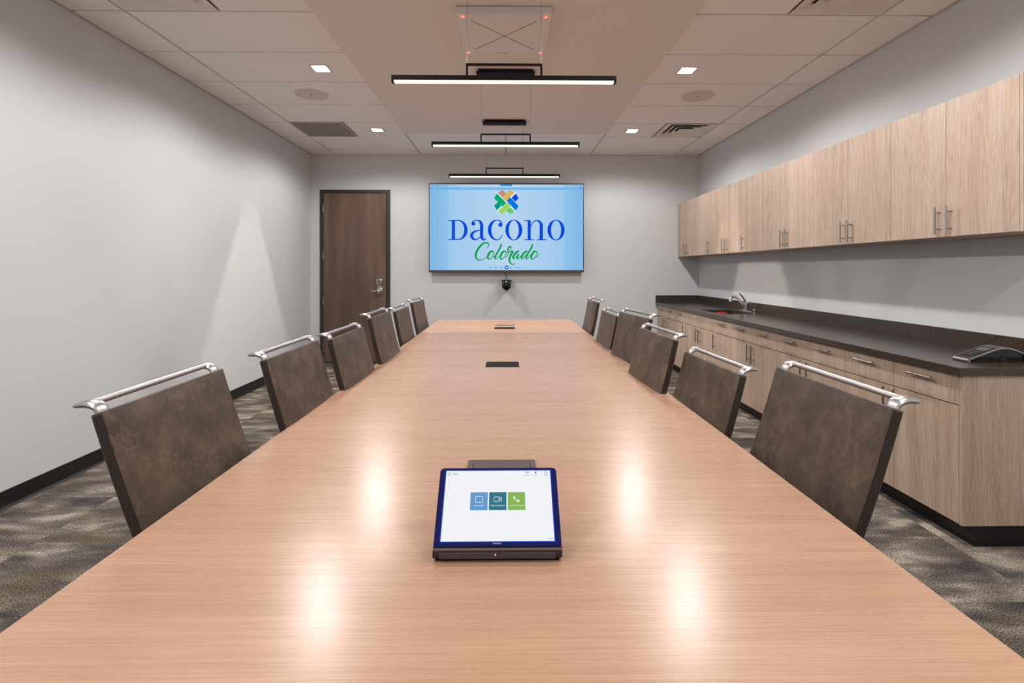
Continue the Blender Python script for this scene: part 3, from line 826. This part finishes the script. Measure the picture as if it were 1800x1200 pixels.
flat(l, 'handset_icon', SCRW, glass)
DK = em('panel dark text', 60, 60, 66)
text('Home', .0052, DK, glass, -SX+.0145, SY1-.0076, .0041, align='LEFT', name='home_text')
l = MB()
for k in (-1, 0, 1): linep(l, [(-SX+.0038, SY1-.0075+k*.0028), (-SX+.0098, SY1-.0075+k*.0028)], .0007, .0042)
flat(l, 'menu_icon', DK, glass)
l = MB(); cc = (SX-.0095, SY1-.0075)
P_ = [(cc[0]+.0042*math.cos(2*PI*k/20), cc[1]+.0042*math.sin(2*PI*k/20), .0006) for k in range(21)]
stroke(l, P_, .0042, 1, 1); flat(l, 'help_circle', DK, glass)
text('?', .0062, DK, glass, cc[0], cc[1], .0042, name='help_mark')
l = MB(); c_ = (SX-.0325, SY1-.0055)
l.poly([(c_[0]-.0012, c_[1]-.001), (c_[0]+.0012, c_[1]-.001), (c_[0]+.0012, c_[1]+.0028), (c_[0]-.0012, c_[1]+.0028)], .0042)
linep(l, [(c_[0]-.0022, c_[1]-.0008), (c_[0], c_[1]-.0026), (c_[0]+.0022, c_[1]-.0008)], .0006, .0042); flat(l, 'microphone_icon', DK, glass)
l = MB(); c_ = (SX-.0525, SY1-.0055)
for dx, dy in ((-.003, .0008), (.0002, .0008), (-.0014, -.0016), (.0014, -.0016), (.003, .001)): l.poly([(c_[0]+dx, c_[1]+dy), (c_[0]+dx+.0018, c_[1]+dy), (c_[0]+dx+.0018, c_[1]+dy+.0014), (c_[0]+dx, c_[1]+dy+.0014)], .0042)
flat(l, 'room_icon', DK, glass)
text('Mute Off', .0026, DK, glass, SX-.0325, SY1-.0114, .0041); text('Lights On', .0026, DK, glass, SX-.0525, SY1-.0114, .0041)
text('12:03 PM', .0034, DK, glass, SX-.0075, SY0+.0042, .0041, name='clock_text')
text('CRESTRON', .0034, em('bezel lettering', 225, 215, 225), glass, tcx-.001, .0052, .0034, name='bezel_lettering')

# ------------------------------------------------------------------ chairs (local +x faces the table)
def chair_proto():
    t = thing('conference_chair', (0, 0, 0), 'x', 'chair')
    # backrest: origin at pivot; panel rises along local z
    Hh, Th, Wd = .575, .031, .52
    b = bmesh.new(); bmesh.ops.create_cube(b, size=1)
    bmesh.ops.scale(b, vec=(Th, Wd, Hh), verts=b.verts)
    bmesh.ops.bevel(b, geom=b.edges[:], offset=.005, segments=3, affect='EDGES', profile=.6)
    for k in range(1, 12):
        z = -Hh/2+Hh*k/12
        bmesh.ops.bisect_plane(b, geom=b.verts[:]+b.edges[:]+b.faces[:], plane_co=(0, 0, z), plane_no=(0, 0, 1))
    for k in range(1, 8):
        y = -Wd/2+Wd*k/8
        bmesh.ops.bisect_plane(b, geom=b.verts[:]+b.edges[:]+b.faces[:], plane_co=(0, y, 0), plane_no=(0, 1, 0))
    def bow(s): return -.011*math.sin(PI*min(max(s/Hh, 0), 1))
    for v in b.verts:
        s = v.co.z+Hh/2
        if v.co.x > 0: v.co.x += .006*(1-(2*v.co.y/Wd)**4)*math.sin(PI*min(max(s/Hh, 0), 1))
        v.co.x += bow(s); v.co.z = s
    back = MB(); back.merge(b)
    bk = back.build('backrest', M['leather'], t, (-.245, 0, .42), smooth=True)
    for sy in (-1, 1):
        se = MB(); pts_ = []
        for k in range(13): s = .006+(Hh-.012)*k/12; pts_.append((bow(s)-.002, sy*(Wd/2-.0005), s))
        se.tube(pts_, .0022, 6, smooth=1); se.build('edge_seam', M['seam'], bk)
        sg = MB()
        for k in range(12):
            s0, s1 = .006+(Hh-.012)*k/12, .006+(Hh-.012)*(k+1)/12
            q = [sg.bm.verts.new((bow(s)+dx, sy*(Wd/2+dy), s)) for s in (s0, s1) for dx in (-.0112, .0112) for dy in (-.004, .0006)]
            for f4 in ((0, 1, 3, 2), (4, 6, 7, 5), (0, 4, 5, 1), (2, 3, 7, 6), (1, 5, 7, 3)): sg.bm.faces.new([q[i] for i in f4])
        sg.build('side_gusset', M['seam'], bk)
        st = MB()
        for k in range(58):
            s = .012+(Hh-.024)*k/57
            for dx in (-.006, .0065):
                st.box(bow(s)+dx-.0008, bow(s)+dx+.0008, sy*(Wd/2+.0006)-.0009, sy*(Wd/2+.0006)+.0009, s-.0028, s+.0028)
        o = st.build('stitching', M['thread'], bk); o['kind'] = 'stuff'
    # handle bar: two cast ends and a bar
    h = MB(); yb = Wd/2-.022
    for sy in (-1, 1):
        h.tube([(-.003, sy*yb, Hh-.006), (-.003, sy*yb, Hh+.006), (-.007, sy*yb, Hh+.016), (-.017, sy*yb, Hh+.0245), (-.029, sy*yb, Hh+.030), (-.042, sy*yb, Hh+.0325), (-.054, sy*yb, Hh+.0345), (-.058, sy*yb, Hh+.035)],
               [.0105, .0108, .0112, .0108, .0098, .008, .006, .003], 14, side=(0, 1, 0), ratio=1.7)
    h.tube([(-.017, -yb, Hh+.0275), (-.018, -yb+.02, Hh+.0275), (-.018, 0, Hh+.0275), (-.018, yb-.02, Hh+.0275), (-.017, yb, Hh+.0275)], .0085, 14)
    h.build('handle', M['alu'], bk, smooth=True)
    # seat, underframe, column, star base
    b = bmesh.new(); bmesh.ops.create_cube(b, size=1); bmesh.ops.scale(b, vec=(.48, .5, .06), verts=b.verts)
    bmesh.ops.bevel(b, geom=b.edges[:], offset=.02, segments=3, affect='EDGES')
    s_ = MB(); s_.merge(b, Matrix.Translation((.02, 0, .445))); s_.build('seat', M['leather'], t, smooth=True)
    br = MB()
    for sy in (-1, 1): br.tube([(.1, sy*.2, .405), (-.1, sy*.2, .405), (-.2, sy*.2, .41), (-.262, sy*.2, .45), (-.278, sy*.2, .52)], .011, 8)
    br.build('side_rail', M['alu'], t, smooth=True)
    MB().box(-.1, .1, -.21, .21, .375, .415, .008).build('tilt_mechanism', M['black'], t)
    MB().cyl((0, 0, .09), (0, 0, .26), .026).cyl((0, 0, .26), (0, 0, .38), .015).build('gas_column', M['alu'], t, smooth=True)
    lg = MB().tube([(.02, 0, .1), (.14, 0, .09), (.28, 0, .068)], [.024, .019, .013], 10, smooth=2).mesh('leg', M['alu'], True)
    cs = MB().cyl((0, -.022, .027), (0, -.006, .027), .027, 14).cyl((0, .006, .027), (0, .022, .027), .027, 14).cyl((0, 0, .03), (0, 0, .062), .007, 8).mesh('caster', M['black'], True)
    for k in range(5):
        o = place('leg', lg, t, None, (0, 0, k*2*PI/5+.3))
        place('caster', cs, o, (.285, 0, 0))
    return t
# side, near Y, top x, lean deg, lift, yaw deg
CH = [(-1, 1.20, -.972, 20.5, .000, 1, 'leather conference chair nearest the camera on the left side'),
      (-1, 1.90, -.918, 18.3, -.002, 0, 'second leather chair from the camera on the left side'),
      (-1, 2.48, -.872, 17.3, -.005, -1, 'third leather chair from the camera on the left, before the door foot'),
      (-1, 3.17, -.865, 15.5, .032, 0, 'fourth leather chair from the camera on the left, before the door'),
      (-1, 4.07, -.905, 14, .000, 0, 'fifth leather chair from the camera on left, by door jamb'),
      (-1, 5.12, -.955, 13.5, .0, -3, 'last leather chair on the left side, next to the back wall'),
      (1, 1.20, .953, 19.5, .000, 0, 'leather chair nearest the camera on the right, by cabinets'),
      (1, 1.83, .876, 17.5, -.052, 2, 'second leather chair from the camera on the right, by cabinets'),
      (1, 2.38, .812, 16, .0, 3, 'third leather chair from the camera on the right, by cabinets'),
      (1, 3.02, .868, 14, .035, 7, 'fourth leather chair from the camera on the right, turned slightly'),
      (1, 3.72, .838, 13.5, -.01, 1, 'fifth chair from the camera on the right, low and half hidden'),
      (1, 4.75, .885, 13, .025, 0, 'last leather chair on the right side, nearest the television')]
proto = chair_proto()
for i, (sd, yn, xt, lean, lift, yaw, lab) in enumerate(CH):
    c = proto if i == 0 else copy_tree(proto)
    la = math.radians(lean); xt -= sd*.013; lift += .010
    # the panel's top sits .575 along the lean above the pivot
    pz = .985+lift-.575*math.cos(la)
    c.location = (xt+(-sd)*(.575*math.sin(la)+.245), yn+.26, 0)
    c.rotation_euler = (0, 0, (0 if sd < 0 else PI)+math.radians(yaw))
    for ch in c.children:
        if ch.name.startswith('backrest'): ch.rotation_euler = (0, -la, 0); ch.location = (-.245, 0, pz)
    tag(c, lab, 'chair', 'brown leather chairs around the table')

# ------------------------------------------------------------------ cabinets
BY = [2.42+.41*k for k in range(12)]+[7.285]
FX = 2.19      # face of base doors
mesh_cache = {}
def panel_mesh(wd, ht, nm):
    k = (round(wd, 3), round(ht, 3), nm)
    if k not in mesh_cache:
        mesh_cache[k] = MB().box(0, .019, -wd/2+.0016, wd/2-.0016, -ht/2+.0016, ht/2-.0016, .0008, 1).mesh(nm, M['oak'])
    return mesh_cache[k]
hm = MB().cyl((-.032, 0, -.079), (-.032, 0, .079), .006, 12)
for s_ in (-.048, .048): hm.cyl((-.032, 0, s_), (.0, 0, s_), .0042, 8)
HM = hm.mesh('handle', M['steel'], True)
def handle(parent, y, z, horiz=False):
    place('handle', HM, parent, (0, y, z), (PI/2, 0, 0) if horiz else None)
# units: (first index, count of bays, sink?, handle rule)
UNITS = [(0, 2, 0), (2, 2, 0), (4, 2, 0), (6, 1, 'far'), (7, 2, 'sink'), (9, 1, 'near'), (10, 2, 0)]
BL = ['pale oak base cabinet at the near end of the counter, under the speakerphone', 'two-door oak base cabinet next to the near end cabinet',
      'two-door oak base cabinet in the middle of the counter run', 'narrow single-door oak base cabinet just before the sink cabinet',
      'oak sink base cabinet with a wide plain front, below the faucet', 'narrow single-door oak base cabinet just beyond the sink', 'oak base cabinet in the corner against the back wall']
UL = ['large pale oak wall cabinet at the right edge of the photo', 'second two-door oak wall cabinet from the camera', 'third two-door oak wall cabinet from the camera',
      'narrow single-door oak wall cabinet in the middle of the upper run', 'two-door oak wall cabinet above the sink faucet', 'narrow single-door oak wall cabinet near the back corner',
      'far oak wall cabinet in the corner touching the back wall']
def bays(u):
    i, k, r = u; return [(BY[i+j], BY[i+j+1]) for j in range(k)]
def handle_sides(u):
    r = u[2]
    if r == 'far': return [1]
    if r == 'near': return [-1]
    return [1, -1]
for u, lab, lab2 in zip(UNITS, BL, UL):
    bs = bays(u); ya, yb = bs[0][0], bs[-1][1]; ym = (ya+yb)/2; hs = handle_sides(u); hw = (yb-ya)/2
    # base unit, origin on the floor at the face plane
    t = thing('base_cabinet', (FX, ym, 0), lab, 'cabinet', 'pale oak base cabinets')
    cb = MB(); d = XR-.003-FX
    e0 = -hw+.0004; e1 = hw-.0004
    cb.box(.0195, d, e0, e0+.018, .1, .82); cb.box(.0195, d, e1-.018, e1, .1, .82)
    cb.box(.0195, d, e0+.018, e1-.018, .1, .118); cb.box(d-.006, d, e0+.018, e1-.018, .118, .82)
    cb.box(.0195, .032, e0+.018, e1-.018, .66, .69); cb.box(.0195, .032, e0+.018, e1-.018, .8, .82)
    cb.build('carcass', M['oakedge'], t)
    MB().box(.07, .082, e0, e1, .0, .1).box(.062, .07, e0, e1, 0, .006).build('toe_kick', M['base'], t)
    for (y0, y1), h_ in zip(bs, hs):
        dm = panel_mesh(y1-y0, .673-.1, 'door'); o = place('door', dm, t, (0, (y0+y1)/2-ym, (.673+.1)/2))
        handle(o, h_*((y1-y0)/2-.038), .505+.079-(.673+.1)/2+.0)
        if u[2] != 'sink':
            o = place('drawer', panel_mesh(y1-y0, .82-.675, 'drawer'), t, (0, (y0+y1)/2-ym, .7475)); handle(o, 0, .032, True)
    if u[2] == 'sink': place('false_front', panel_mesh(yb-ya, .82-.675, 'false_front'), t, (0, 0, .7475))
    if u[0] == 0:
        MB().box(.0, d, -hw-.019, -hw-.0005, .1, .82, .0008, 1).build('end_panel', M['oak'], t)
        MB().box(.062, d, -hw-.008, -hw-.0002, .0, .1).box(.062, d, -hw-.016, -hw-.008, 0, .006).build('end_kick', M['base'], t)
    # wall unit
    WX = 2.487
    t = thing('wall_cabinet', (WX, ym, 1.515), lab2, 'cabinet', 'pale oak wall cabinets')
    d = XR-.003-WX; cb = MB(); H_ = .765
    cb.box(.0195, d, e0, e0+.018, 0, H_); cb.box(.0195, d, e1-.018, e1, 0, H_); cb.box(.0195, d, e0+.018, e1-.018, 0, .018)
    cb.box(.0195, d, e0+.018, e1-.018, H_-.018, H_); cb.box(d-.006, d, e0+.018, e1-.018, .018, H_-.018)
    cb.build('carcass', M['oakedge'], t)
    for (y0, y1), h_ in zip(bs, hs):
        o = place('door', panel_mesh(y1-y0, H_, 'door'), t, (0, (y0+y1)/2-ym, H_/2))
        handle(o, h_*((y1-y0)/2-.038), -H_/2+.015+.079)
    if u[0] == 0: MB().box(.0, d, -hw-.019, -hw-.0005, 0, H_, .0008, 1).build('end_panel', M['oak'], t)

# countertop with the sink cut out
CY0, CX0 = 2.385, 2.165
SXa, SXb, SYa, SYb = 2.285, 2.655, 5.33, 5.90
ct = thing('countertop', (2.165, 4.84, .822), 'dark speckled stone countertop running along the oak base cabinets', 'countertop')
def rel(mb, x0, x1, y0, y1, z0, z1, bev=0): mb.box(x0-2.165, x1-2.165, y0-4.84, y1-4.84, z0-.822, z1-.822, bev, 2)
c = MB(); XE = XR-.002; YE = YB-.002
rel(c, CX0, XE, CY0, SYa, .8225, .862, .003); rel(c, CX0, XE, SYb, YE, .8225, .862, .003)
rel(c, CX0, SXa, SYa-.003, SYb+.003, .8225, .862, .003); rel(c, SXb, XE, SYa-.003, SYb+.003, .8225, .862, .003)
c.build('slab', M['quartz'], ct)
c = MB(); rel(c, XE-.02, XE, CY0, YE, .862, .962, .001); c.build('backsplash', M['quartz'], ct)
c = MB(); rel(c, CX0, XE-.02, YE-.02, YE, .862, .962, .001); c.build('side_splash', M['quartz'], ct)

sk = thing('kitchen_sink', ((SXa+SXb)/2, (SYa+SYb)/2, .645), 'stainless undermount sink sunk in the dark countertop', 'sink')
a, b_ = (SXb-SXa)/2+.004, (SYb-SYa)/2+.004; zt = .822-.645-.001
s_ = MB(); s_.box(-a, a, -b_, b_, 0, .002); s_.box(-a-.002, -a, -b_, b_, 0, zt); s_.box(a, a+.002, -b_, b_, 0, zt); s_.box(-a, a, -b_-.002, -b_, 0, zt); s_.box(-a, a, b_, b_+.002, 0, zt)
s_.build('basin', M['steel'], sk)
MB().cyl((0, 0, .002), (0, 0, .006), .045, 24).build('drain', M['chrome'], sk, smooth=True)
tag(MB().box(2.46, 2.575, 5.83, 5.9015, .648, .834, .012).build('reflection_block', M['red'], smooth=True), 'red block added for a reflection inside the stainless sink', 'reflection_block')  # solid red block added to imitate a reflection in the basin

fc = thing('kitchen_faucet', (2.70, 5.66, .862), 'chrome single-lever faucet behind the sink', 'faucet')
MB().box(-.026, .026, -.12, .12, 0, .012, .0055, 3).build('base_plate', M['chrome'], fc, smooth=True)
MB().cyl((0, 0, .01), (0, 0, .085), .026, 24, .023).sphere((0, 0, .088), .0245).build('body', M['chrome'], fc, smooth=True)
MB().tube([(-.008, 0, .035), (-.05, .0, .10), (-.10, .0, .152), (-.145, 0, .163), (-.172, 0, .142), (-.175, 0, .115)], [.016, .0145, .0135, .0135, .014, .0155], 14).build('spout', M['chrome'], fc, smooth=True)
MB().tube([(0, 0, .1), (-.012, 0, .13), (-.045, 0, .175), (-.072, 0, .202)], [.016, .012, .009, .007], 10, side=(0, 1, 0), ratio=1.4).build('lever', M['chrome'], fc, smooth=True)
sp2 = thing('sink_sprayer', (2.70, 5.47, .862), 'small chrome side sprayer cap beside the faucet', 'sprayer')
MB().cyl((0, 0, 0), (0, 0, .008), .022, 20).build('collar', M['chrome'], sp2, smooth=True)
MB().cyl((0, 0, .008), (0, 0, .03), .014, 20, .016).sphere((0, 0, .032), .016, (1, 1, .6)).build('head', M['chrome'], sp2, smooth=True)

# conference speakerphone: an arched slab on the counter
ph = thing('conference_phone', (2.52, 2.575, .862), 'black and silver arched conference speakerphone on the near counter end', 'telephone')
prof = [(-.175, .010), (-.150, .022), (-.10, .040), (-.05, .058), (-.015, .068), (.02, .069), (.055, .06), (.11, .038), (.165, .014), (.178, .006)]
def arch(mb, y0, y1, off0, off1, x0=-.2, x1=.2, n=30, taper=1.0):
    f_ = []
    for k in range(n+1):
        x = x0+(x1-x0)*k/n
        for (a_, za), (b2, zb) in zip(prof, prof[1:]):
            if a_ <= x <= b2: f_.append((x, za+(zb-za)*(x-a_)/(b2-a_))); break
    rows_ = []
    for x, z in f_:
        rows_.append([mb.bm.verts.new(p) for p in ((x, y0, z+off0), (x, y1, z+off0), (x, y1, max(z+off1, .001)), (x, y0, max(z+off1, .001)))])
    for a_, b2 in zip(rows_, rows_[1:]):
        for k in range(4): mb.bm.faces.new((a_[k], a_[(k+1) % 4], b2[(k+1) % 4], b2[k]))
    mb.bm.faces.new(rows_[0]); mb.bm.faces.new(rows_[-1][::-1]); return mb
arch(MB(), -.045, .045, .006, -.001, -.174, .177).build('top_shell', simple('dark grey shell', srgb(88, 82, 80), .35, .5), ph)
for y_ in (-.0455, .0455): arch(MB(), y_-.0015, y_+.0015, .0068, -.001, -.174, .177).build('edge_rail', M['silver'], ph)
arch(MB(), -.040, .040, -.0012, -.1, -.165, .17).build('underside', M['lens'], ph)
arch(MB(), -.036, .036, .0072, .0055, -.150, -.035).build('control_face', M['lens'], ph)
arch(MB(), -.028, .028, .0082, .0070, -.082, -.045).build('display', simple('lcd grey', srgb(96, 92, 84), .3), ph)
for i in range(4):
    for j in range(3):
        x = -.142+i*.0135; y = -.02+j*.02
        z = lerp(.022, .040, (x+.15)/.05)
        MB().box(x-.0045, x+.0045, y-.007, y+.007, z+.007, z+.0095, .001, 1).build('phone_key', simple('grey key', srgb(105, 100, 100), .5) if (i, j) == (0, 0) else bpy.data.materials['grey key'], ph)
MB().tube([(-.176, -.043, .009), (-.176, .043, .009)], .0088, 12).build('front_lip', M['silver'], ph, smooth=True)
MB().cyl((.0, -.043, .0), (.0, .043, .0), .02, 24).cyl((0, -.0435, 0.012), (0, -.041, .012), .018, 20).build('speaker_bulge', M['darkplastic'], ph, smooth=True)
MB().cyl((.06, 0, .062), (.06, 0, .067), .008, 12).build('microphone_hole', M['lens'], ph)
